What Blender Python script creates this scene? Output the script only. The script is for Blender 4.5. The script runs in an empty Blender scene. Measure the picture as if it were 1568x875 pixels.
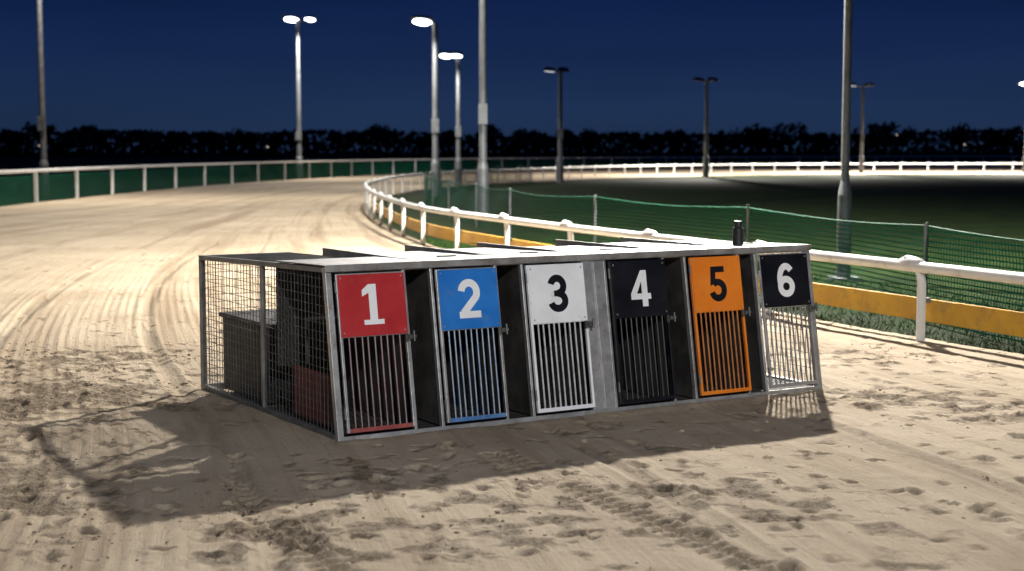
import bpy, math, random
import numpy as np
from mathutils import Vector, Matrix
random.seed(7); rng=np.random.default_rng(7)
scene=bpy.context.scene
COL=scene.collection

# ------------------------------------------------------------------ helpers
class B:
    def __init__(s): s.v=[];s.f=[];s.uv=[]
    def box(s,x0,x1,y0,y1,z0,z1):
        n=len(s.v)
        s.v+=[(x0,y0,z0),(x1,y0,z0),(x1,y1,z0),(x0,y1,z0),(x0,y0,z1),(x1,y0,z1),(x1,y1,z1),(x0,y1,z1)]
        s.f+=[tuple(n+i for i in q) for q in [(0,3,2,1),(4,5,6,7),(0,1,5,4),(1,2,6,5),(2,3,7,6),(3,0,4,7)]]
        return s
    def prism_x(s,x0,x1,poly):
        n=len(s.v);m=len(poly)
        s.v+=[(x0,p[0],p[1]) for p in poly]+[(x1,p[0],p[1]) for p in poly]
        s.f.append(tuple(n+i for i in range(m))); s.f.append(tuple(n+m+i for i in reversed(range(m))))
        for i in range(m):
            j=(i+1)%m; s.f.append((n+i,n+m+i,n+m+j,n+j))
        return s
    def prism_y(s,y0,y1,poly):
        n=len(s.v);m=len(poly)
        s.v+=[(p[0],y0,p[1]) for p in poly]+[(p[0],y1,p[1]) for p in poly]
        s.f.append(tuple(n+i for i in range(m))); s.f.append(tuple(n+m+i for i in reversed(range(m))))
        for i in range(m):
            j=(i+1)%m; s.f.append((n+i,n+m+i,n+m+j,n+j))
        return s
    def cyl(s,p0,p1,r0,r1=None,n=10,caps=True):
        if r1 is None:r1=r0
        p0=Vector(p0);p1=Vector(p1);d=(p1-p0).normalized()
        a=d.orthogonal().normalized();b=d.cross(a);k=len(s.v)
        for p,r in((p0,r0),(p1,r1)):
            for i in range(n):
                t=2*math.pi*i/n; s.v.append(tuple(p+a*math.cos(t)*r+b*math.sin(t)*r))
        for i in range(n):
            j=(i+1)%n; s.f.append((k+i,k+j,k+n+j,k+n+i))
        if caps:
            s.f.append(tuple(k+i for i in reversed(range(n)))); s.f.append(tuple(k+n+i for i in range(n)))
        return s
    def sweep(s,pts,prof):
        n=len(prof);k=len(s.v);P=[Vector(p) for p in pts]
        for i,p in enumerate(P):
            t=(P[min(i+1,len(P)-1)]-P[max(i-1,0)]).normalized()
            lat=t.cross(Vector((0,0,1))).normalized(); u=lat.cross(t)
            for a,b in prof: s.v.append(tuple(p+lat*a+u*b))
        for i in range(len(P)-1):
            for j in range(n):
                j2=(j+1)%n; s.f.append((k+i*n+j,k+i*n+j2,k+(i+1)*n+j2,k+(i+1)*n+j))
        s.f.append(tuple(k+j for j in reversed(range(n)))); s.f.append(tuple(k+(len(P)-1)*n+j for j in range(n)))
        return s
    def obj(s,name,mat=None,parent=None,smooth=False,bevel=0):
        me=bpy.data.meshes.new(name); me.from_pydata(s.v,[],s.f); me.update()
        o=bpy.data.objects.new(name,me); COL.objects.link(o)
        if mat: me.materials.append(mat)
        if parent: o.parent=parent
        if smooth:
            me.polygons.foreach_set('use_smooth',[True]*len(me.polygons))
            try: me.set_sharp_from_angle(angle=math.radians(40))
            except Exception: pass
        if bevel:
            m=o.modifiers.new('bevel','BEVEL'); m.width=bevel; m.segments=2; m.limit_method='ANGLE'
        return o
def circ(r,n=12,ry=None):
    ry=ry or r
    return [(math.cos(2*math.pi*i/n)*r,math.sin(2*math.pi*i/n)*ry) for i in range(n)]
def empty(name,loc=(0,0,0),rot=(0,0,0)):
    e=bpy.data.objects.new(name,None); e.empty_display_size=.2; e.location=loc; e.rotation_euler=rot; COL.objects.link(e); return e

def newmat(name):
    m=bpy.data.materials.new(name); m.use_nodes=True
    nt=m.node_tree; bs=nt.nodes['Principled BSDF']; return m,nt,bs
def pmat(name,c1,c2=None,rough=.5,metal=0,scale=8,stretch=(1,1,1),bump=.0,bscale=60,dirt=None,rvar=.15,dirt_lo=.52,dirt_hi=.75,spec=.5):
    m,nt,bs=newmat(name); N=nt.nodes;L=nt.links
    tc=N.new('ShaderNodeTexCoord'); mp=N.new('ShaderNodeMapping'); mp.inputs['Scale'].default_value=stretch
    L.new(tc.outputs['Object'],mp.inputs['Vector'])
    no=N.new('ShaderNodeTexNoise'); no.inputs['Scale'].default_value=scale; no.inputs['Detail'].default_value=6; no.inputs['Roughness'].default_value=.6
    L.new(mp.outputs[0],no.inputs['Vector'])
    cr=N.new('ShaderNodeValToRGB'); cr.color_ramp.elements[0].position=.35; cr.color_ramp.elements[1].position=.68
    cr.color_ramp.elements[0].color=(*c1,1); cr.color_ramp.elements[1].color=(*(c2 or c1),1)
    L.new(no.outputs['Fac'],cr.inputs[0]); out=cr.outputs[0]
    if dirt:
        n2=N.new('ShaderNodeTexNoise'); n2.inputs['Scale'].default_value=scale*2.3; n2.inputs['Detail'].default_value=8; n2.inputs['Roughness'].default_value=.7
        L.new(tc.outputs['Object'],n2.inputs['Vector'])
        mr=N.new('ShaderNodeMapRange'); mr.inputs['From Min'].default_value=dirt_lo; mr.inputs['From Max'].default_value=dirt_hi
        L.new(n2.outputs['Fac'],mr.inputs['Value'])
        mx=N.new('ShaderNodeMix'); mx.data_type='RGBA'; L.new(mr.outputs[0],mx.inputs[0]); L.new(out,mx.inputs[6]); mx.inputs[7].default_value=(*dirt,1)
        out=mx.outputs[2]
    L.new(out,bs.inputs['Base Color']); bs.inputs['Metallic'].default_value=metal; bs.inputs['Specular IOR Level'].default_value=spec
    r=N.new('ShaderNodeMapRange'); r.inputs['To Min'].default_value=max(.05,rough-rvar); r.inputs['To Max'].default_value=min(1,rough+rvar)
    L.new(no.outputs['Fac'],r.inputs['Value']); L.new(r.outputs[0],bs.inputs['Roughness'])
    if bump:
        n3=N.new('ShaderNodeTexNoise'); n3.inputs['Scale'].default_value=bscale; n3.inputs['Detail'].default_value=5
        L.new(tc.outputs['Object'],n3.inputs['Vector'])
        bp=N.new('ShaderNodeBump'); bp.inputs['Strength'].default_value=bump; bp.inputs['Distance'].default_value=.01
        L.new(n3.outputs['Fac'],bp.inputs['Height']); L.new(bp.outputs[0],bs.inputs['Normal'])
    return m

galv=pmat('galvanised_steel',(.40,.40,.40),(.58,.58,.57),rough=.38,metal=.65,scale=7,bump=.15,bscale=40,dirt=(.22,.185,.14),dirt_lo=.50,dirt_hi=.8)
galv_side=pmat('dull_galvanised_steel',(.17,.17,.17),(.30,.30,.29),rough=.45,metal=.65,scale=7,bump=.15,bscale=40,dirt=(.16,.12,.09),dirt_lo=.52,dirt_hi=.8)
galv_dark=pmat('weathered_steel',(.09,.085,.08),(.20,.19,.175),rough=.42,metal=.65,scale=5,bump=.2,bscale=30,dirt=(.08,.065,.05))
darksheet=pmat('dark_sheet',(.02,.019,.018),(.045,.04,.036),rough=.7,scale=5,bump=.2,bscale=30,dirt=(.08,.06,.045))  # near-black: stands in for shade inside the boxes; also on the roof flaps
roofm=pmat('roof_sheet',(.25,.25,.255),(.42,.42,.42),rough=.48,metal=.6,scale=4,bump=.25,bscale=15,dirt=(.18,.155,.12),dirt_lo=.46,dirt_hi=.72)
wirem=pmat('wire_galvanised',(.07,.07,.07),(.15,.15,.14),rough=.5,metal=.6)
blackm=pmat('black_rubber',(.012,.012,.013),(.025,.025,.025),rough=.5,bump=.1,dirt=(.05,.042,.034))
floorm=pmat('rubber_floor',(.03,.027,.024),(.06,.05,.04),rough=.85,bump=.3,dirt=(.14,.11,.08))  # dark colour stands in for shade on the box floors
redm=pmat('red_paint',(.38,.016,.020),(.48,.026,.028),rough=.4,scale=5,dirt=(.34,.08,.06),dirt_lo=.56,dirt_hi=.85)
redd=pmat('dim_red_paint',(.12,.015,.013),(.20,.03,.025),rough=.6,scale=5,dirt=(.12,.08,.06),dirt_lo=.5,dirt_hi=.75)  # red darkened so the panel looks dim inside the cage
bluem=pmat('blue_paint',(.010,.145,.50),(.018,.195,.60),rough=.4,scale=5,dirt=(.1,.2,.38),dirt_lo=.56,dirt_hi=.85)
whitem=pmat('white_paint',(.76,.77,.77),(.86,.87,.87),rough=.4,scale=5,dirt=(.5,.46,.4),dirt_lo=.6,dirt_hi=.8)
blkp=pmat('black_paint',(.004,.0045,.007),(.008,.009,.014),rough=.42,scale=5,dirt=(.035,.033,.032),dirt_lo=.6,dirt_hi=.85,spec=.3)
orgm=pmat('orange_paint',(.74,.18,.010),(.82,.24,.018),rough=.4,scale=5,dirt=(.5,.2,.08),dirt_lo=.58,dirt_hi=.85)
railm=pmat('white_rail_plastic',(.62,.62,.60),(.74,.73,.71),rough=.35,scale=2,dirt=(.40,.36,.28),dirt_lo=.54,dirt_hi=.8)
boardm=pmat('yellow_board_paint',(.56,.30,.018),(.68,.39,.03),rough=.55,scale=3,bump=.2,dirt=(.28,.18,.07),dirt_lo=.52,dirt_hi=.75)
polem=pmat('pole_steel',(.15,.165,.18),(.23,.245,.26),rough=.5,metal=.4,scale=2,dirt=(.12,.115,.10))
darkpole=pmat('dark_housing',(.04,.04,.045),(.07,.07,.07),rough=.5,metal=.3)
foliage=pmat('foliage_dark',(.008,.010,.009),(.018,.022,.016),rough=.95,scale=.3)
bladem=pmat('grass_blade',(.016,.048,.008),(.04,.085,.016),rough=.8,scale=3,spec=.15)
clodm=pmat('sand_clod',(.18,.13,.085),(.33,.25,.165),rough=.95,scale=9,bump=.5,bscale=90)

# ------------------------------------------------------------------ noise
def h2(ix,iy,s):
    v=np.sin(ix*127.1+iy*311.7+s*74.7)*43758.5453
    return v-np.floor(v)
def vn(x,y,s=0):
    xi=np.floor(x);yi=np.floor(y);fx=x-xi;fy=y-yi
    fx=fx*fx*(3-2*fx);fy=fy*fy*(3-2*fy)
    a=h2(xi,yi,s);b=h2(xi+1,yi,s);c=h2(xi,yi+1,s);d=h2(xi+1,yi+1,s)
    return (a*(1-fx)+b*fx)*(1-fy)+(c*(1-fx)+d*fx)*fy
def fbm(x,y,o=4,s=0):
    r=0;a=.5;t=0
    for i in range(o):
        r=r+a*vn(x*2**i+i*17.3,y*2**i-i*9.1,s+i);t+=a;a*=.5
    return r/t

# ------------------------------------------------------------------ track plan (metres, inner running rail / outer fence)
INN=np.array([(7.2,-30),(7.2,-10),(7.0,0),(6.0,6),(3.9,11.4),(1.6,16.9),(-.13,21.4),(-1.65,26.2),(-3.13,34.4),(-4.2,43),(-4.5,50),(-4.3,58),(-2.8,70),(1.5,85),(7,98),(15.2,109),(26,116),(41,119),(60,117),(80,108),(100,90)],float)
OUT=np.array([(-11,-30),(-12,-10),(-13,0),(-13.6,8),(-14,16),(-14.3,26),(-14.5,35),(-14.7,44),(-14.7,60),(-13.6,75),(-12.1,85),(-9.7,99),(-6.5,111),(0,128),(14,147),(30,163),(49,178),(66,186),(90,190),(130,180),(160,150)],float)
def cr(P,t):
    t=np.clip(np.asarray(t,float),0,len(P)-1.0001); i=np.floor(t).astype(int); f=(t-i)[...,None]
    g=lambda k:P[np.clip(k,0,len(P)-1)]
    p0,p1,p2,p3=g(i-1),g(i),g(i+1),g(i+2)
    return .5*((2*p1)+(-p0+p2)*f+(2*p0-5*p1+4*p2-p3)*f*f+(-p0+3*p1-3*p2+p3)*f**3)
def resample(P,t0,t1,step):
    t=np.linspace(t0,t1,4000); Q=cr(P,t); d=np.r_[0,np.cumsum(np.linalg.norm(np.diff(Q,axis=0),axis=1))]
    n=max(2,int(d[-1]/step)+1); dd=np.arange(n)*step
    return np.c_[np.interp(dd,d,Q[:,0]),np.interp(dd,d,Q[:,1])]
def offset(Q,o):
    T=np.gradient(Q,axis=0);T/=np.linalg.norm(T,axis=1)[:,None]
    return Q+np.c_[T[:,1],-T[:,0]]*o      # + = infield side

DP=[(-2.9,9.7,.8,1.1),(-2.4,6.9,.7,.95),(-3.6,8.3,.8,1.0),(-.95,6.1,.45,.65),(-.1,6.4,.8,.5),(.9,7.0,.5,.4),(2.4,9.6,.6,.5),(1.7,6.6,.5,.4),(3.1,9.0,.5,.45),(-3.4,11.5,.8,.85),(-.6,7.2,.5,.35),(2.6,11.4,.6,.35)]
def disturb(x,y):
    m=0
    for cx,cy,r,a in DP: m=m+a*np.exp(-((x-cx)**2+(y-cy)**2)/(r*r))
    m=m*.44+.28*fbm(x*.7,y*.7,3,5)
    n=fbm(x*8,y*8,4,11)
    return np.clip((m+n-.83)*4.5,0,1)

def build_track():
    tt=np.r_[np.linspace(0,2.3,40),np.linspace(2.3,5.0,840)[1:],np.linspace(5.0,8,220)[1:],np.linspace(8,20,260)[1:]]
    ww=np.r_[np.linspace(-.013,.56,600),np.linspace(.56,1.02,60)[1:]]
    I=cr(INN,tt);O=cr(OUT,tt)
    k=np.clip((tt-11.5)/3,0,1)[:,None]; Wf=ww[None,:]-.2*k*(1-ww[None,:])   # wider sand apron inside the far bend
    X=I[:,None,0]*(1-Wf)+O[:,None,0]*Wf; Y=I[:,None,1]*(1-Wf)+O[:,None,1]*Wf
    along=np.r_[0,np.cumsum(np.linalg.norm(np.diff((I*.6+O*.4),axis=0),axis=1))]
    wid=np.linalg.norm(O-I,axis=1)
    U=ww[None,:]*np.clip(wid,14,24)[:,None]*.9; V=np.repeat(along[:,None],len(ww),1)
    D=disturb(X,Y)
    dist=np.hypot(X,Y)
    nearf=np.clip((26-dist)/10,0,1)
    Z=.018*(fbm(X*.6,Y*.6,3,1)-.5)*2
    Uw=U+.10*(fbm(U*.5,V*.12,2,77)-.5)
    Z+=nearf*(.013*(fbm(Uw*9,V*.35,3,3)-.5))
    fm=np.clip((fbm(U*.8,V*.15,2,70)-.45)*5,0,1)
    Z+=nearf*fm*.0034*np.sin(Uw*2*np.pi/.085)
    Z+=nearf*(.009*(fbm(X*9,Y*9,3,9)-.5))
    Z+=nearf*D*(.042*(fbm(X*15,Y*15,4,21)-.5))
    prints=[]
    for cx,cy,r,a in DP:
        for q_ in range(int(42*r*a)+5): prints.append((cx+rng.normal()*r*.8,cy+rng.normal()*r*.8,rng.uniform(.018,.036),rng.uniform(.012,.026),rng.uniform(0,3.14)))
    for q_ in range(260): prints.append((rng.uniform(-4,4),rng.uniform(5,14),rng.uniform(.014,.034),rng.uniform(.008,.018),rng.uniform(0,3.14)))
    for (x0,y0,dx,dy,n) in ((1.0,5.6,-.10,.62,8),(3.2,7.6,-.28,.58,6),(-1.9,5.8,-.22,.6,9),(2.0,6.0,.18,.55,6)):
        for q_ in range(n):
            sd=(-1)**q_*.09; prints.append((x0+dx*q_+sd+rng.normal()*.02,y0+dy*q_+rng.normal()*.03,.042,.018,math.atan2(dy,dx)+rng.normal()*.15))
    for px,py,r,dp,an in prints:
        m=(np.abs(X-px)<r*4)&(np.abs(Y-py)<r*4)
        if not m.any(): continue
        dx=X[m]-px;dy=Y[m]-py; a=dx*math.cos(an)+dy*math.sin(an);b=-dx*math.sin(an)+dy*math.cos(an)
        wob=.9*(fbm(X[m]*30,Y[m]*30,2,88)-.5)
        q=np.sqrt((a/(r*1.8))**2+(b/r)**2)+wob
        Z[m]+= -dp*np.exp(-q**2*1.6)+dp*.6*np.exp(-((q-1.4)/.35)**2)
        D[m]=np.maximum(D[m],.7*np.exp(-q**2*.9))
    a0=np.array((-1.45,7.2));dv=np.array((.43,-.9));dv/=np.linalg.norm(dv)
    s=(X-a0[0])*dv[0]+(Y-a0[1])*dv[1]; l=(X-a0[0])*-dv[1]+(Y-a0[1])*dv[0]
    for off in (0.0,1.5):
        m=np.exp(-((l-off)/.09)**4)*(s>0)*(fbm(X*2,Y*2,2,31)>.33)
        Z+=m*(-.014+.015*np.sign(np.sin(s*2*np.pi/.09+np.sign(l-off)*1.2))*(np.abs(l-off)>.012)); D=np.maximum(D,m*.45)
    for uc,wd in ((3.3,.05),(4.9,.05),(6.4,.06),(7.9,.08),(9.6,.08),(11.2,.1)):
        c=uc+.25*np.sin(V*.18+uc); q=(U-c)/wd
        Z+=nearf*(-.012*np.exp(-q**2)+.008*np.exp(-((np.abs(q)-1.5)/.5)**2)); D=np.maximum(D,.4*np.exp(-q**2)*(fbm(U*3,V*.8,2,91)>.45))
    A=np.array((-.957,8.104));c,sn=.8543,.5198
    ls=(X-A[0])*c+(Y-A[1])*sn; ly=-(X-A[0])*sn+(Y-A[1])*c
    inside=(ls>-.12)&(ls<3.67)&(ly>-.08)&(ly<2.3)
    Z[inside]*=.3
    berm=np.exp(-((ly+.06)/.05)**2)*((ls>-.05)&(ls<3.6))+np.exp(-((ls+.04)/.04)**2)*((ly>0)&(ly<2.2))
    Z+=berm*.03*fbm(ls*4,ly*4+3,3,40)
    D=np.maximum(D,.5*berm*fbm(ls*7,ly*7,3,44))
    Z+=.004
    n0,n1=X.shape
    co=np.stack([X,Y,Z],-1).reshape(-1,3)
    idx=np.arange(n0*n1).reshape(n0,n1)
    q=np.stack([idx[:-1,:-1],idx[1:,:-1],idx[1:,1:],idx[:-1,1:]],-1).reshape(-1,4)[:,::-1]
    me=bpy.data.meshes.new('sand_track')
    me.vertices.add(len(co)); me.vertices.foreach_set('co',co.ravel().astype(np.float32))
    me.loops.add(q.size); me.loops.foreach_set('vertex_index',q.ravel().astype(np.int32))
    me.polygons.add(len(q)); me.polygons.foreach_set('loop_start',np.arange(0,q.size,4,dtype=np.int32))
    me.polygons.foreach_set('use_smooth',np.ones(len(q),bool))
    me.update(calc_edges=True)
    at=me.attributes.new('disturbed','FLOAT','POINT'); at.data.foreach_set('value',D.ravel().astype(np.float32))
    a2=me.attributes.new('lane','FLOAT_VECTOR','POINT'); a2.data.foreach_set('vector',np.stack([U,V,U*0],-1).ravel().astype(np.float32))
    o=bpy.data.objects.new('sand_track',me); COL.objects.link(o); return o
track=build_track()
m,nt,bs=newmat('racing_sand');N=nt.nodes;L=nt.links
tc=N.new('ShaderNodeTexCoord'); lane=N.new('ShaderNodeAttribute'); lane.attribute_name='lane'; da=N.new('ShaderNodeAttribute'); da.attribute_name='disturbed'
def noise(vec,scale,detail=5,rough=.6,mapping=None):
    n=N.new('ShaderNodeTexNoise'); n.inputs['Scale'].default_value=scale;n.inputs['Detail'].default_value=detail;n.inputs['Roughness'].default_value=rough
    if mapping:
        mp=N.new('ShaderNodeMapping'); mp.inputs['Scale'].default_value=mapping; L.new(vec,mp.inputs['Vector']); vec=mp.outputs[0]
    L.new(vec,n.inputs['Vector']); return n.outputs['Fac']
def mrange(v,a,b,c=0,d=1):
    r=N.new('ShaderNodeMapRange'); 
    for k,x in zip(('From Min','From Max','To Min','To Max'),(a,b,c,d)): r.inputs[k].default_value=x
    L.new(v,r.inputs['Value']); return r.outputs[0]
def mul(a,b):
    d=N.new('ShaderNodeMath');d.operation='MULTIPLY';L.new(a,d.inputs[0]);L.new(b,d.inputs[1]);return d.outputs[0]
def mixc(f,a,b):
    x=N.new('ShaderNodeMix'); x.data_type='RGBA'
    L.new(f,x.inputs[0])
    for s,c in((6,a),(7,b)):
        if isinstance(c,tuple): x.inputs[s].default_value=(*c,1)
        else: L.new(c,x.inputs[s])
    return x.outputs[2]
col=mixc(mrange(noise(tc.outputs['Object'],.5,5),.35,.65),(.40,.32,.22),(.51,.42,.305))
col=mixc(mrange(noise(lane.outputs['Vector'],1,6,.6,(1.1,.05,1)),.50,.66,0,.8),col,(.26,.19,.122))
col=mixc(mrange(noise(lane.outputs['Vector'],1,5,.65,(6,.09,1)),.54,.72,0,.6),col,(.27,.195,.127))
col=mixc(mrange(noise(tc.outputs['Object'],14,8,.75),.54,.72,0,.5),col,(.28,.205,.135))
col=mixc(mrange(noise(tc.outputs['Object'],90,4,.7),.58,.70,0,.6),col,(.15,.11,.075))
col=mixc(mul(da.outputs['Fac'],mrange(noise(tc.outputs['Object'],30,7,.78),.38,.58,.08,.95)),col,(.16,.112,.068))
L.new(col,bs.inputs['Base Color']); bs.inputs['Roughness'].default_value=.92; bs.inputs['Specular IOR Level'].default_value=.25
b1=N.new('ShaderNodeBump');b1.inputs['Strength'].default_value=.9;b1.inputs['Distance'].default_value=.014;L.new(noise(tc.outputs['Object'],38,8,.75),b1.inputs['Height'])
b2=N.new('ShaderNodeBump');b2.inputs['Strength'].default_value=.5;b2.inputs['Distance'].default_value=.02;L.new(noise(lane.outputs['Vector'],1,5,.6,(22,.6,1)),b2.inputs['Height']);L.new(b1.outputs[0],b2.inputs['Normal'])
b3=N.new('ShaderNodeBump');b3.inputs['Strength'].default_value=.9;b3.inputs['Distance'].default_value=.05;L.new(mul(da.outputs['Fac'],noise(tc.outputs['Object'],28,6,.7)),b3.inputs['Height']);L.new(b2.outputs[0],b3.inputs['Normal'])
L.new(b3.outputs[0],bs.inputs['Normal'])
track.data.materials.append(m)

def build_clods():
    b=B()
    ico=[(0,0,1),(.89,0,.45),(.28,.85,.45),(-.72,.53,.45),(-.72,-.53,.45),(.28,-.85,.45),(.72,.53,-.3),(-.28,.85,-.3),(-.89,0,-.3),(-.28,-.85,-.3),(.72,-.53,-.3)]
    fc=[(0,1,2),(0,2,3),(0,3,4),(0,4,5),(0,5,1),(1,6,2),(2,7,3),(3,8,4),(4,9,5),(5,10,1),(6,7,2),(7,8,3),(8,9,4),(9,10,5),(10,6,1)]
    pts=[]
    for cx,cy,r,a in DP:
        sub=[(cx+rng.normal()*r*.7,cy+rng.normal()*r*.7) for _ in range(9)]
        for k in range(int(380*r*a)):
            q=sub[rng.integers(9)]; pts.append((q[0]+rng.normal()*.15,q[1]+rng.normal()*.15))
    for k in range(700): pts.append((rng.uniform(-4.5,4.5),rng.uniform(5,14)))
    for x,y in pts:
        lx=(x+.957)*.8543+(y-8.104)*.5198; ly=-(x+.957)*.5198+(y-8.104)*.8543
        if -.02<lx<3.6 and -.02<ly<2.25: continue
        r=.003+.010*rng.random()**3; n=len(b.v); sx,sy,sz=rng.uniform(.7,1.5),rng.uniform(.7,1.5),rng.uniform(.4,.9); an=rng.uniform(0,6.28);c,s=math.cos(an),math.sin(an)
        for p in ico:
            j=rng.uniform(.75,1.2); px,py=p[0]*sx*j*r,p[1]*sy*j*r
            b.v.append((x+px*c-py*s,y+px*s+py*c,.006+p[2]*sz*j*r))
        b.f+=[tuple(n+i for i in f) for f in fc]
    b.obj('sand_clods',clodm)
build_clods()

# ------------------------------------------------------------------ ground sheet (grass / fields)
g=B(); g.v=[(-1500,-400,-.03),(1500,-400,-.03),(1500,2500,-.03),(-1500,2500,-.03)]; g.f=[(0,1,2,3)]
gm=pmat('turf',(.006,.014,.003),(.018,.034,.008),rough=.95,scale=1.3,bump=.8,bscale=25,dirt=(.024,.022,.011),dirt_lo=.55,dirt_hi=.8,spec=.1)
g.obj('ground',gm)
def blades():
    b=B(); Q=resample(INN,3.0,7.2,.02)
    T=np.gradient(Q,axis=0);T/=np.linalg.norm(T,axis=1)[:,None]; Nn=np.c_[T[:,1],-T[:,0]]
    for k in range(42000):
        i=rng.integers(len(Q)); o=.22+ (rng.random()**1.5)*3.0
        p=Q[i]+Nn[i]*o
        if rng.random()>.15+1.1*fbm(np.array(p[0]*2.),np.array(p[1]*2.),2,50): continue
        h=rng.uniform(.012,.045); w=rng.uniform(.003,.006);a=rng.uniform(0,6.28);l=rng.normal()*.02,rng.normal()*.02
        n=len(b.v);c,s=math.cos(a)*w,math.sin(a)*w
        b.v+=[(p[0]-c,p[1]-s,-.03),(p[0]+c,p[1]+s,-.03),(p[0]+l[0]+c*.6,p[1]+l[1]+s*.6,h*.6-.02),(p[0]+l[0]*1.9,p[1]+l[1]*1.9,h-.01)]
        b.f+=[(n,n+1,n+2),(n,n+2,n+3)]
    b.obj('grass',bladem)
blades()

# ------------------------------------------------------------------ inner running rail
rail=empty('running_rail')
RP=resample(INN,2.0,19.5,.4)
B().sweep([(x,y,.63) for x,y in RP],circ(.055,12,.048)).obj('top_rail',railm,rail,True)
posts=B(); saddles=B()
Lr=resample(INN,2.0,19.5,.05)
ref=int(np.argmin(np.hypot(Lr[:,0]-3.35,Lr[:,1]-12.5))); st=int(2.35/.05)
for i in range(ref%st,len(Lr)-10,st):
    p=Lr[i];t=(Lr[min(i+4,len(Lr)-1)]-Lr[i-1 if i else 0]); t=t/np.linalg.norm(t); nn=np.array((t[1],-t[0]))
    path=[(0,-.02),(0,.3),(.0,.5),(.02,.58),(.06,.645),(.12,.68),(.2,.69)]
    k=len(posts.v); pr=circ(.034,8)
    for j,(a,z) in enumerate(path):
        da_=path[min(j+1,len(path)-1)][0]-path[max(j-1,0)][0]; dz=path[min(j+1,len(path)-1)][1]-path[max(j-1,0)][1]; l=math.hypot(da_,dz); ux,uz=-dz/l,da_/l
        for c,s in pr: posts.v.append((p[0]+t[0]*(a+ux*c)+nn[0]*s*1.2,p[1]+t[1]*(a+ux*c)+nn[1]*s*1.2,z+uz*c))
    for j in range(len(path)-1):
        for q in range(8): posts.f.append((k+j*8+q,k+j*8+(q+1)%8,k+(j+1)*8+(q+1)%8,k+(j+1)*8+q))
    k=len(saddles.v); nu,nv=10,6
    for a in range(nu+1):
        for c in range(nv+1):
            th=math.pi*a/nu; ph=math.pi*c/nv
            lx=-.17*math.cos(th)+.14; r=math.sin(th)**.6
            ly=.062*math.cos(ph)*r; lz=.632+.085*math.sin(ph)*r
            saddles.v.append((p[0]+t[0]*lx+nn[0]*ly,p[1]+t[1]*lx+nn[1]*ly,lz))
    for a in range(nu):
        for c in range(nv):
            saddles.f.append((k+a*(nv+1)+c,k+(a+1)*(nv+1)+c,k+(a+1)*(nv+1)+c+1,k+a*(nv+1)+c+1))
posts.obj('posts',railm,rail,True); saddles.obj('saddle_brackets',railm,rail,True)
KB=offset(resample(INN,2.0,9.3,.3),.11)
kb=empty('kick_board')
B().sweep([(x,y,.26) for x,y in KB],[(-.018,-.095),(.018,-.095),(.018,.095),(-.018,.095)]).obj('board',boardm,kb)
br=B()
for i in range(ref%st,len(Lr)-10,st):
    if Lr[i][1]<45: 
        q=Lr[i]+np.array((.03,.03)); br.box(q[0]-.03,q[0]+.05,q[1]-.03,q[1]+.05,.33,.37)
br.obj('brackets',wirem,kb)

# ------------------------------------------------------------------ nets
def netmat(name,cell,wire,c=(.01,.16,.075)):
    m,nt,bs=newmat(name);N=nt.nodes;L=nt.links
    a=N.new('ShaderNodeAttribute');a.attribute_name='net_uv'; sp=N.new('ShaderNodeSeparateXYZ');L.new(a.outputs['Vector'],sp.inputs[0])
    outs=[]
    for k in range(2):
        f=N.new('ShaderNodeMath');f.operation='MODULO';L.new(sp.outputs[k],f.inputs[0]);f.inputs[1].default_value=cell
        l=N.new('ShaderNodeMath');l.operation='LESS_THAN';L.new(f.outputs[0],l.inputs[0]);l.inputs[1].default_value=wire;outs.append(l.outputs[0])
    mx=N.new('ShaderNodeMath');mx.operation='MAXIMUM';L.new(outs[0],mx.inputs[0]);L.new(outs[1],mx.inputs[1])
    L.new(mx.outputs[0],bs.inputs['Alpha'])
    no=N.new('ShaderNodeTexNoise');no.inputs['Scale'].default_value=.8;cr_=N.new('ShaderNodeValToRGB');cr_.color_ramp.elements[0].color=(c[0]*.6,c[1]*.6,c[2]*.6,1);cr_.color_ramp.elements[1].color=(c[0]*1.5,c[1]*1.5,c[2]*1.5,1)
    L.new(a.outputs['Vector'],no.inputs['Vector']);L.new(no.outputs['Fac'],cr_.inputs[0]);L.new(cr_.outputs[0],bs.inputs['Base Color']);bs.inputs['Roughness'].default_value=.8
    bs.inputs['Specular IOR Level'].default_value=.1
    return m
def ribbon(name,Q,z0,z1,mat,parent,sag=.0,post_every=0):
    d=np.r_[0,np.cumsum(np.linalg.norm(np.diff(Q,axis=0),axis=1))]
    n=len(Q); rows=5; co=[];uv=[]
    for i in range(n):
        s=sag*abs(math.sin(math.pi*(d[i]/post_every))) if post_every else 0
        for r in range(rows):
            z=z0+(z1-s-z0)*r/(rows-1); wob=.02*math.sin(d[i]*2.1+r)*(r%4!=0)
            co.append((Q[i][0]+wob,Q[i][1]-wob,z)); uv.append((d[i],z+10,0))
    f=[(i*rows+r,(i+1)*rows+r,(i+1)*rows+r+1,i*rows+r+1) for i in range(n-1) for r in range(rows-1)]
    me=bpy.data.meshes.new(name);me.from_pydata(co,[],f);at=me.attributes.new('net_uv','FLOAT_VECTOR','POINT');at.data.foreach_set('vector',np.array(uv,np.float32).ravel())
    me.materials.append(mat);o=bpy.data.objects.new(name,me);COL.objects.link(o);o.parent=parent;return o
NP=np.array([(8.4,-4),(7.6,2),(6.2,7),(4.28,12.5),(3.27,17.6),(1.73,22),(.24,26.3),(-.9,33),(-2.0,40),(-2.84,48.6),(-2.6,56),(-1.0,68),(3,84)],float)
nf=empty('green_net_fence'); netA=netmat('green_netting',.05,.014,(.004,.115,.068))
NQ=resample(NP,0,11.5,.15)
ribbon('netting',NQ,-.02,.9,netA,nf,.05,4.7)
b=B(); dN=np.arange(len(NQ))*.15
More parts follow.
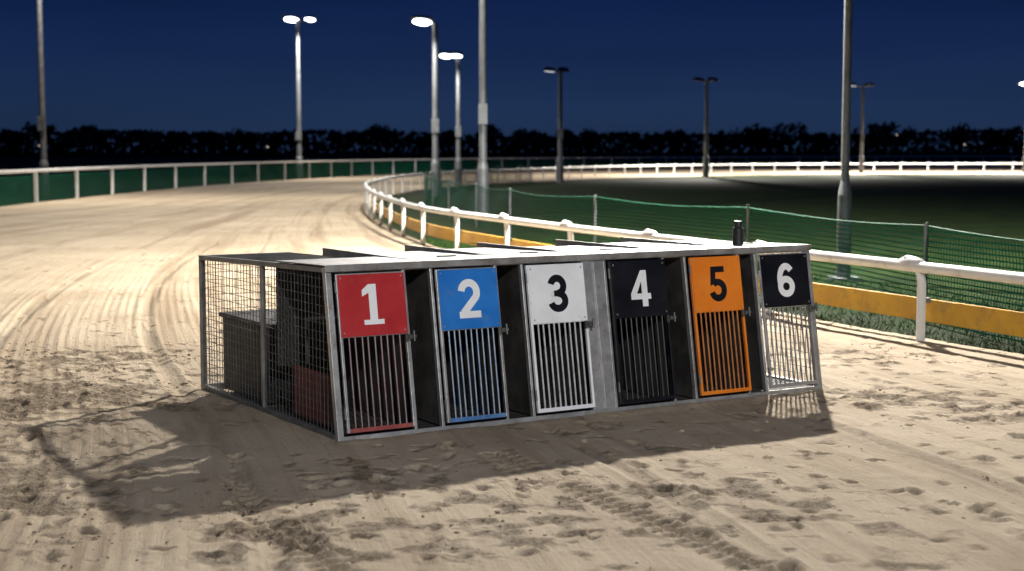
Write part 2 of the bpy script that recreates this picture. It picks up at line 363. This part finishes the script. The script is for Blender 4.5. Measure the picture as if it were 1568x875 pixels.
for k in range(0,int(dN[-1]/4.7)+1):
    i=min(int((k*4.7+0)/.15),len(NQ)-1); x,y=NQ[i]; b.cyl((x,y,-.03),(x,y,.93),.022,n=8)
b.obj('posts',polem,nf,True)
B().sweep([(x,y,.9-.05*abs(math.sin(math.pi*d/4.7))) for (x,y),d in zip(NQ,dN)],circ(.007,5)).obj('top_cord',pmat('green_cord',(.01,.13,.07),rough=.7),nf)

of=empty('outer_fence'); OP=resample(OUT,1,19.8,.5)
B().sweep([(x,y,1.0) for x,y in OP],[(-.04,-.05),(.04,-.05),(.05,.02),(.03,.06),(-.03,.06),(-.05,.02)]).obj('top_rail',railm,of)
b=B();OL=resample(OUT,1,19.8,.05)
r0=int(np.argmin(np.hypot(OL[:,0]+14.7,OL[:,1]-60)));s0=int(4.6/.05)
for i in range(r0%s0,len(OL),s0):
    x,y=OL[i];b.box(x-.05,x+.05,y-.05,y+.05,-.03,.97)
b.obj('posts',railm,of)
netB=netmat('green_windbreak',.04,.018,(.003,.065,.040))
ribbon('netting',offset(resample(OUT,1,19.8,.5),-.08),.02,.86,netB,of)

# ------------------------------------------------------------------ floodlight poles
lensm,nt,bs=newmat('lamp_lens_lit');bs.inputs['Base Color'].default_value=(.9,.95,1,1);bs.inputs['Emission Color'].default_value=(.93,.98,1,1);bs.inputs['Emission Strength'].default_value=12
lensoff=pmat('lamp_glass_off',(.12,.13,.15),rough=.2)
lensdim,nt,bs=newmat('lamp_lens_dim');bs.inputs['Base Color'].default_value=(.5,.5,.5,1);bs.inputs['Emission Color'].default_value=(.93,.98,1,1);bs.inputs['Emission Strength'].default_value=1.6
def floodlight_pole(x,y,h,r0,r1,heads,mat=polem,collar=None,yaw=0,lights=(),lcol=(1,.945,.86)):
    e=empty('floodlight_pole',(x,y,-.03))
    b=B()
    if collar:
        b.cyl((0,0,0),(0,0,collar-.12),r0*1.7,r0*1.6,16).cyl((0,0,collar-.12),(0,0,collar+.06),r0*1.6,r0,16).cyl((0,0,collar+.06),(0,0,h),r0,r1,16)
        b.box(-.2,.2,-.2,.2,0,.03)
        b.box(-.05,.05,-r0*1.7-.01,-r0*1.5,.45,.75)
    else:
        b.cyl((0,0,0),(0,0,1.2),r0*1.45,r0*1.4,14).cyl((0,0,1.2),(0,0,1.35),r0*1.4,r0,14).cyl((0,0,1.35),(0,0,h),r0,r1,14)
        b.box(-r0*1.1,r0*1.1,-r0-.06,-r0+.03,2.3,2.8)
    b.obj('pole',mat,e,True)
    if heads:
        a=B()
        for q in heads: a.cyl((0,0,h-.12),(q[0],q[1],h+.02),.035,n=8)
        a.obj('crossarm',mat,e)
    for hx,hy,w,state in heads:
        k=B(); d=w*.55;t=.12
        k.v=[(-w/2,-d/2,-t/2),(w/2,-d/2,-t/2),(w/2,d/2,-t/2),(-w/2,d/2,-t/2),(-w*.30,-d*.3,t),(w*.30,-d*.3,t),(w*.30,d*.3,t),(-w*.30,d*.3,t)]
        k.f=[(0,3,2,1),(4,5,6,7),(0,1,5,4),(1,2,6,5),(2,3,7,6),(3,0,4,7)]
        tilt=math.radians(-32 if state=='lit' else 12)
        hd=k.obj('lamp_head',darkpole,e,bevel=.03); hd.location=(hx,hy,h+.08);hd.rotation_euler=(tilt,math.radians(5),yaw)
        lb=B(); nn=20
        lb.v=[(w*.40*math.cos(a),d*.38*math.sin(a),z) for z in(-t/2-.03,-t/2-.004) for a in [2*math.pi*q/nn+.01 for q in range(nn)]]
        lb.f=[tuple(reversed(range(nn))),tuple(range(nn,2*nn))]+[(q,(q+1)%nn,nn+(q+1)%nn,nn+q) for q in range(nn)]
        l=lb.obj('lamp_lens',{'lit':lensm,'off':lensoff,'dim':lensdim}[state],e);l.location=hd.location;l.rotation_euler=hd.rotation_euler
    for lx,ly,lz,p in lights:
        ld=bpy.data.lights.new('lamp_bulb','SPOT');ld.energy=p;ld.color=lcol;ld.shadow_soft_size=.12;ld.spot_size=math.radians(165);ld.spot_blend=.3
        lo=bpy.data.objects.new('lamp_bulb',ld);COL.objects.link(lo);lo.parent=e;lo.location=(lx,ly,lz)
    return e
P=26000
floodlight_pole(-15.6,50,9.5,.11,.08,[(.7,0,.9,'lit'),(-.6,0,.9,'lit')],lights=[(1.6,-1.8,9.1,5800)],mat=darkpole)
floodlight_pole(-12.75,90,9.4,.16,.10,[(-.35,0,1.1,'lit'),(.75,0,.8,'lit')],lights=[(1.0,-2.5,9.0,5800)])
floodlight_pole(-2.75,54,6.2,.12,.10,[(-.45,0,.85,'lit')],lights=[(-.9,-2.0,5.9,1300)])
floodlight_pole(-2.5,70,6.0,.12,.10,[(-.55,0,.75,'lit'),(-.05,-.1,.6,'lit')],lights=[(-.8,-2.0,5.7,1400)])
floodlight_pole(-.72,37.4,9.5,.10,.08,[(-.6,0,.9,'lit'),(.6,0,.9,'lit')],lights=[(-1.4,-2.0,9.1,4200)])
floodlight_pole(2.5,78,5.75,.13,.10,[(-.55,0,.7,'dim'),(.15,0,.7,'off')],mat=polem)
floodlight_pole(12.4,96,6.1,.14,.11,[(-.5,0,.8,'off'),(.4,0,.8,'off')],mat=polem,lights=[(0,3,6.0,16000)])
floodlight_pole(25.6,110,6.4,.12,.09,[(-.8,0,.8,'dim'),(.5,0,.8,'off')],mat=darkpole,lights=[(0,2,6.2,20000)])
floodlight_pole(37.6,110,6.5,.12,.09,[(-.2,0,.9,'lit')],mat=darkpole,lights=[(0,2,6.2,20000)])
floodlight_pole(4.22,19,7.55,.055,.05,[(-1.2,1.6,.9,'lit'),(1.2,-1.0,.9,'lit')],collar=1.2,lights=[(-1.25,1.5,7.15,P*.73)])
floodlight_pole(4.5,-9,8.5,.08,.06,[(-.5,0,.9,'lit'),(.5,0,.9,'lit')],lights=[(0,.5,8.1,P*.33)],lcol=(.97,.98,1))  # unseen fill lamp, added behind the camera to brighten the trap fronts

# ------------------------------------------------------------------ tree line
def trees():
    b=B()
    def leaf(x,y,z,s):
        n=len(b.v);a=Vector(rng.normal(size=3)).normalized();c=a.orthogonal().normalized();d=a.cross(c)
        k=rng.uniform(.5,1)
        for u,w in((-1,-k),(1,-k*.6),(.7,k),(-.8,k*.8)): b.v.append((x+s*(c.x*u+d.x*w),y+s*(c.y*u+d.y*w),max(-.03,z+s*(c.z*u+d.z*w))))
        b.f.append((n,n+1,n+2,n+3))
    for k in range(20000):
        x=rng.uniform(-270,330); top=4.2+2.6*fbm(np.array(x*.03),np.array(.5),3,60)*1.6; y=400+rng.normal()*6
        leaf(x,y,rng.random()**.9*top,rng.uniform(.4,.9))
    x=-265
    while x<325:
        near_right=x>55
        h=rng.choice([7.2,8.2,9.6,11],p=[.35,.32,.23,.10])*(1.14 if near_right else .94); r=h*rng.uniform(.30,.50); y=400+rng.normal()*8
        b.cyl((x,y,-.03),(x,y,h*.5),.35,.2,6,False)
        lob=[(x+rng.normal()*r*.45,y+rng.normal()*r*.5,h*rng.uniform(.4,.84),r*rng.uniform(.35,.6)) for _ in range(9)]
        for lx,ly,lz,lr in lob:
            b.cyl((x,y,h*.35),(lx,ly,lz),.15,.06,4,False)
            for q in range(75):
                v=Vector(rng.normal(size=3)).normalized()*lr*rng.random()**.4
                leaf(lx+v.x,ly+v.y,lz+v.z*.85,rng.uniform(.2,.5))
        x+=rng.uniform(3,15)
    b.obj('distant_treeline',foliage)
trees()
fl=empty('distant_lamps'); wm,nt,bs=newmat('distant_lamp_glow');bs.inputs['Emission Color'].default_value=(1,.85,.65,1);bs.inputs['Emission Strength'].default_value=1.5
b=B();pb=B()
for x,z in((-118,2.9),(96,5.6),(113,3.2),(-61,2.6)):
    b.cyl((x,375,z),(x,375,z+.18),.16,.2,8); pb.cyl((x,375,-.03),(x,375,z),.05,n=6)
b.obj('lamp_globes',wm,fl);pb.obj('lamp_posts',darkpole,fl)

# ------------------------------------------------------------------ starting traps
W,DPT,DB=3.555,2.19,1.64
AL=math.atan(.16/.96)
T=empty('greyhound_starting_traps',(-.957,8.104,.006),(0,0,math.atan2(.5198,.8543)))
def front(o): o.rotation_euler=(-AL,0,0); return o
def zt(y): return .96-(y-.16)*.05/2.03
doors=[(.045,.476),(.671,1.082),(1.285,1.700),(1.882,2.314),(2.504,2.919),(3.084,3.510)]
f=B(); f.box(0,.036,-.012,.03,0,.97).box(W-.036,W,-.012,.03,0,.97)
f.box(.036,W-.036,-.006,.03,0,.028)
f.box(.036,W-.036,-.008,.03,.935,.968)
for a,b_ in doors:
    if a>.1: f.box(a-.018,a-.001,-.010,.025,.028,.935)
    if b_<3.5: f.box(b_+.001,b_+.018,-.010,.025,.028,.935)
front(f.obj('front_frame',galv,T,bevel=.002))
front(B().box(1.719,1.863,-.004,.002,.028,.935).box(1.786,1.796,-.016,-.005,.03,.93).obj('centre_panel',galv,T,bevel=.001))
f=B()
f.box(.0,.035,.045,DPT,0,.035).box(W-.035,W,.045,DB,0,.035).box(.036,.655,DPT-.035,DPT,0,.035).box(.656,W-.036,DB-.035,DB,0,.035)
f.box(0,.032,DPT-.032,DPT,.036,.90).box(W-.032,W,DB-.032,DB,.036,.90)
f.box(0,.028,1.08,1.108,.036,.905).box(.622,.655,DPT-.033,DPT-.001,.036,.87)
f.prism_x(0,.03,[(.19,.925),(DPT,.872),(DPT,.902),(.19,.955)])
f.prism_x(W-.03,W,[(.19,.925),(DB,.89),(DB,.92),(.19,.955)])
f.box(.031,.655,DPT-.03,DPT,.872,.902)
f.box(.656,W-.031,DB-.03,DB,.885,.915)
f.box(.031,.66,.84,.865,.90,.93)
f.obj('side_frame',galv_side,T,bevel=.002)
f=B();g2=B()
for i,(a,b_) in enumerate(doors):
    for x,isl in((a-.012,1),(b_+.012,0)):
        if i==0 and isl or i==5 and not isl: continue
        d=DB-.04 if i else .95
        f.prism_x(x-.002,x+.002,[(.032,.03),(.186,.934),(d,zt(d)-.012),(d,.03)])
        s=1 if isl else -1; x0,x1=sorted((x+s*.0035,x+s*.006))
        g2.prism_x(x0,x1,[(.06,.03),(.205,.925),(d-.01,zt(d)-.02),(d-.01,.03)])
for a,b_ in doors[1:5]:
    g2.box(a-.005,b_+.005,DB-.05,DB-.045,.04,.88)
g2.box(.045,.46,.955,.960,.30,.90)
for (p,q),(r,s) in zip(doors[:-1],doors[1:]):
    g2.box(q+.016,r-.016,.62,.624,.03,.93)
    g2.box(q+.016,r-.016,.05,.61,.014,.02)
f.obj('divider_walls',galv_dark,T); g2.obj('box_shade_sheets',darksheet,T)  # dark inner sheets added so boxes and gaps look shaded
f=B()
for i,(a,b_) in enumerate(doors): f.box(max(a-.008,.037),min(b_+.008,W-.037),.05,DB-.06 if i else 1.15,.014,.022)
f.obj('dark_floor_sheets',floorm,T)  # floor sheets added to darken the view through the bars
f=B()
f.prism_x(-.006,.655,[(.135,.963),(.84,.946),(.84,.951),(.135,.968)])
segs=[(.675,1.262),(1.282,1.83),(1.850,2.482),(2.502,3.062),(3.082,W+.006)]
ends=[1.40,1.48,1.34,1.46,1.42]
for (x0,x1),e_ in zip(segs,ends):
    f.prism_x(x0,x1,[(.135,.963),(.55,.953),(.55,.958),(.135,.968)])
    f.prism_x(x0+.004,x1-.004,[(.562,.946),(e_,.928),(e_,.933),(.562,.951)])
f.box(-.006,W+.006,.130,.134,.93,.969)
f.obj('roof_sheets',roofm,T,bevel=.001)
f=B()
for x in(.665,1.272,1.84,2.492,3.072):
    f.prism_x(x-.009,x+.009,[(.135,.95),(.135,.9685),(.6,.960),(DB,.960),(DB,.90),(.6,.93)])
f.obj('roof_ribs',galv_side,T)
f=B()
for (x0,x1),e_ in zip(segs,ends):
    f.prism_x(x0+.02,x1-.02,[(e_+.01,.922),(DB-.02,.908),(DB-.02,.912),(e_+.01,.926)])
    f.box((x0+x1)/2-.06,(x0+x1)/2+.06,.50,.53,.958,.966)
f.obj('roof_rear_flaps',darksheet,T)
w=B(); r=.0023
def wire(p,q): w.cyl(p,q,r,n=4,caps=False)
for xs,dd in((.012,DPT),(W-.012,DB)):
    for k in range(1,int(dd/.05)+1):
        y=k*.05; z0=.036
        if y>dd-.02: continue
        z1=.96*y/.165-.02 if y<.17 else zt(y)-.03
        if z1>z0: wire((xs,y,z0),(xs,y,z1))
    for k in range(1,18):
        z=.036+k*.05; wire((xs+.0035,.165*z/.96+.01,z),(xs+.0035,dd-.01,z))
for k in range(1,27):
    y=.865+k*.05; wire((.01,y,zt(y)-.012),(.655,y,zt(y)-.012))
for k in range(1,13):
    x=.01+k*.05; wire((x,.865,.93),(x,DPT,.896)); wire((x,DPT-.015,.036),(x,DPT-.015,.88))
for k in range(1,17): wire((.03,DPT-.012,.036+k*.05),(.62,DPT-.012,.036+k*.05))
w.obj('wire_mesh',wirem,T)
B().prism_x(.60,.606,[(.97,.03),(.97,.9),(1.15,.9),(1.5,.5),(1.6,.03)]).obj('sloping_side_panel',galv_dark,T)
B().box(.06,.064,.14,.74,.04,.34).obj('red_kick_panel',redd,T)
B().box(3.27,3.37,.42,.44,.03,.6).obj('white_backboard',whitem,T,bevel=.002)
bx=B(); bx.prism_x(.10,.58,[(1.28,.02),(1.20,.50),(2.02,.50),(2.02,.02)]).box(.08,.60,1.17,2.05,.50,.53)
bx.obj('storage_box',blackm,T,bevel=.01)
B().cyl((.3,1.0,.04),(.3,1.0,.22),.05,.045,14).cyl((.22,1.05,.09),(.4,1.05,.09),.06,n=16).obj('winch_drum',blackm,T,True)
plates=[redm,bluem,whitem,blkp,orgm,blkp]; digit=[whitem,whitem,blkp,whitem,blkp,whitem]
barm=[pmat('bar_red_grey',(.12,.08,.078),(.20,.16,.155),rough=.4,metal=.4,dirt=(.2,.04,.03)),pmat('bar_blue_grey',(.14,.18,.23),(.25,.29,.33),rough=.4,metal=.4,dirt=(.03,.12,.3)),pmat('bar_white_grey',(.38,.38,.38),(.55,.55,.55),rough=.4,dirt=(.2,.18,.16)),pmat('bar_black',(.015,.015,.016),(.03,.03,.032),rough=.35),pmat('bar_orange',(.35,.10,.015),(.5,.19,.04),rough=.5,dirt=(.12,.06,.03)),galv_side]
framem=[galv,galv,whitem,blkp,orgm,galv]
kickm=[pmat('frame_red',(.22,.03,.03),(.32,.07,.06),rough=.5,dirt=(.22,.15,.12)),pmat('frame_blue',(.04,.14,.34),(.12,.24,.42),rough=.5,dirt=(.3,.28,.25)),whitem,blkp,orgm,galv]
PB=.575
stagger=[.006,.012,.004,.010,.014,.003]     # each door hangs a little differently proud of the frame
def arc(cx,cy,rx,ry,a0,a1,n=28):
    return [(cx+rx*math.cos(math.radians(a0+(a1-a0)*i/n)),cy+ry*math.sin(math.radians(a0+(a1-a0)*i/n))) for i in range(n+1)]
SW=.195
GL={1:[('p',[(.22,0),(.43,0),(.43,1),(.22,1)]),('p',[(.05,0),(.60,0),(.60,.12),(.05,.12)]),('p',[(.22,1),(.04,.86),(.04,.70),(.24,.80)])],
    2:[('s',arc(.32,.66,.225,.243,172,-32)+[(.12,.13)]),('p',[(0,0),(.63,0),(.63,.175),(0,.175)])],
    3:[('s',arc(.31,.70,.20,.203,165,-90)),('s',arc(.31,.30,.225,.203,90,-165)),('p',[(.2,.42),(.34,.42),(.34,.58),(.2,.58)])],
    4:[('p',[(.37,0),(.56,0),(.56,1),(.37,1)]),('p',[(0,.2),(.67,.2),(.67,.36),(0,.36)]),('p',[(0,.36),(.2,.36),(.43,.82),(.37,1)])],
    5:[('p',[(.10,.83),(.58,.83),(.58,1),(.10,1)]),('p',[(.10,1),(.28,1),(.24,.52),(.05,.45)]),('s',arc(.31,.325,.225,.228,132,-165))],
    6:[('s',arc(.32,.31,.225,.214,0,360)),('s',arc(.345,.52,.25,.383,42,200))]}
for i,(a,b_) in enumerate(doors):
    created=[]
    def door_part(o,created=created): front(o); created.append(o)
    f=B(); z0,z1=.045,.925; a+=.004;b_-=.004;fw=.016
    f.box(a,a+fw,-.032,-.012,z0,z1).box(b_-fw,b_,-.032,-.012,z0,z1).box(a+fw,b_-fw,-.031,-.013,z1-fw,z1).box(a+fw,b_-fw,-.031,-.013,PB-.006,PB+.014)
    door_part(f.obj('door_frame_%d'%(i+1),framem[i],T,bevel=.002))
    door_part(B().box(a+fw,b_-fw,-.031,-.013,z0,z0+.024).obj('door_bottom_bar_%d'%(i+1),kickm[i],T,bevel=.002))
    f=B(); n=9
    for k in range(1,n+1):
        x=a+fw+(b_-a-2*fw)*k/(n+1)+rng.normal()*.0012; f.cyl((x,-.022,z0+.01),(x+rng.normal()*.001,-.022,PB),.0058,n=8)
    door_part(f.obj('door_bars_%d'%(i+1),barm[i],T,True))
    door_part(B().box(a+.006,b_-.006,-.0375,-.0335,PB-.002,.918).obj('number_plate_%d'%(i+1),plates[i],T,bevel=.001))
    f=B()
    for x in(a+.024,b_-.024):
        for z in(PB+.02,.9): f.cyl((x,-.0376,z),(x,-.0405,z),.006,.004,8)
    door_part(f.obj('plate_bolts_%d'%(i+1),galv,T))
    f=B(); Hn=.226; ox=(a+b_)/2-.32*Hn; oz=(PB+.92)/2-Hn/2; lay=-.0382
    for kind,pts in GL[i+1]:
        P2=[(ox+x*Hn,oz+z*Hn) for x,z in pts]
        if kind=='p': f.prism_y(lay,-.0376,P2)
        else:
            hw=SW*Hn/2; A_=[];B2=[]
            closed=abs(P2[0][0]-P2[-1][0])+abs(P2[0][1]-P2[-1][1])<1e-6
            for j,(x,z) in enumerate(P2):
                pa=P2[j-1] if j else (P2[-2] if closed else P2[0]); pb=P2[j+1] if j<len(P2)-1 else (P2[1] if closed else P2[-1])
                dx,dz=pb[0]-pa[0],pb[1]-pa[1];l=math.hypot(dx,dz);nx,nz=-dz/l*hw,dx/l*hw
                A_.append((x+nx,z+nz));B2.append((x-nx,z-nz))
            k=len(f.v)
            for y in(lay,-.0376):
                f.v+=[(p[0],y,p[1]) for p in A_]+[(p[0],y,p[1]) for p in B2]
            m_=len(A_)
            for j in range(m_-1): f.f+= [(k+j,k+j+1,k+m_+j+1,k+m_+j),(k+j,k+2*m_+j,k+2*m_+j+1,k+j+1),(k+m_+j,k+m_+j+1,k+3*m_+j+1,k+3*m_+j)]
        lay-=.0002
    door_part(f.obj('numeral_%d'%(i+1),digit[i],T))
    f=B(); lx=b_+.004; f.box(lx-.012,lx+.026,-.05,-.03,PB-.035,PB-.012).cyl((lx+.018,-.055,PB-.05),(lx+.018,-.055,PB+.01),.006,n=8).box(lx-.03,lx-.01,-.040,-.0325,PB-.05,PB-.004).cyl((lx+.026,-.04,PB-.024),(lx+.036,-.045,PB-.024),.011,.011,10)
    f.cyl((a-.006,-.03,.12),(a-.006,-.03,.18),.007,n=8).cyl((a-.006,-.03,.82),(a-.006,-.03,.88),.007,n=8)
    door_part(f.obj('latch_hinge_%d'%(i+1),wirem,T))
    for o in created: o.location=(0,-stagger[i]*math.cos(AL),stagger[i]*math.sin(AL))
e=empty('canister',(1.54,10.19,.962))
B().cyl((0,0,0),(0,0,.115),.037,.037,20).cyl((0,0,.115),(0,0,.125),.037,.026,20).cyl((0,0,.125),(0,0,.145),.026,.026,14).cyl((0,0,.145),(0,0,.165),.033,.030,14).cyl((0,0,.02),(0,0,.028),.039,.039,20).cyl((0,0,.095),(0,0,.102),.039,.039,20).cyl((.015,0,.165),(.015,0,.20),.004,n=6).cyl((.037,0,.03),(.055,0,.05),.005,n=6).cyl((.055,0,.05),(.055,0,.09),.005,n=6).cyl((.055,0,.09),(.037,0,.105),.005,n=6).obj('body',blackm,e,True)

# ------------------------------------------------------------------ sky
wd=bpy.data.worlds.new('World');scene.world=wd;wd.use_nodes=True;N=wd.node_tree.nodes;L=wd.node_tree.links
bg=N['Background'];tc=N.new('ShaderNodeTexCoord');sp=N.new('ShaderNodeSeparateXYZ');L.new(tc.outputs['Generated'],sp.inputs[0])
rp=N.new('ShaderNodeValToRGB');E=rp.color_ramp.elements
E[0].position=0;E[0].color=(.014,.030,.074,1);E[1].position=1;E[1].color=(.003,.008,.04,1)
for p,c in((.03,(.0125,.030,.082)),(.065,(.0080,.022,.078)),(.105,(.0042,.0135,.062)),(.35,(.003,.010,.05))):
    q=E.new(p);q.color=(*c,1)
L.new(sp.outputs[2],rp.inputs[0])
mp=N.new('ShaderNodeMapping');mp.inputs['Scale'].default_value=(2,2,20);L.new(tc.outputs['Generated'],mp.inputs[0])
no=N.new('ShaderNodeTexNoise');no.inputs['Scale'].default_value=1.3;no.inputs['Detail'].default_value=3;L.new(mp.outputs[0],no.inputs[0])
mr=N.new('ShaderNodeMapRange');mr.inputs['From Min'].default_value=.35;mr.inputs['From Max'].default_value=.7;mr.inputs['To Min'].default_value=1.04;mr.inputs['To Max'].default_value=.84;L.new(no.outputs[0],mr.inputs[0])
vm=N.new('ShaderNodeVectorMath');vm.operation='SCALE';L.new(rp.outputs[0],vm.inputs[0]);L.new(mr.outputs[0],vm.inputs['Scale'])
L.new(vm.outputs[0],bg.inputs[0]);bg.inputs[1].default_value=1.0

# ------------------------------------------------------------------ camera
cd=bpy.data.cameras.new('Camera');cam=bpy.data.objects.new('Camera',cd);COL.objects.link(cam);scene.camera=cam
cam.location=(0,0,1.6);cam.rotation_euler=(math.radians(90-5.126),0,0);cd.lens=52.6;cd.sensor_width=36;cd.clip_end=4000
cd.dof.use_dof=True;cd.dof.focus_distance=8.9;cd.dof.aperture_fstop=2.5
scene.view_settings.view_transform='Standard';scene.view_settings.look='None';scene.view_settings.exposure=0
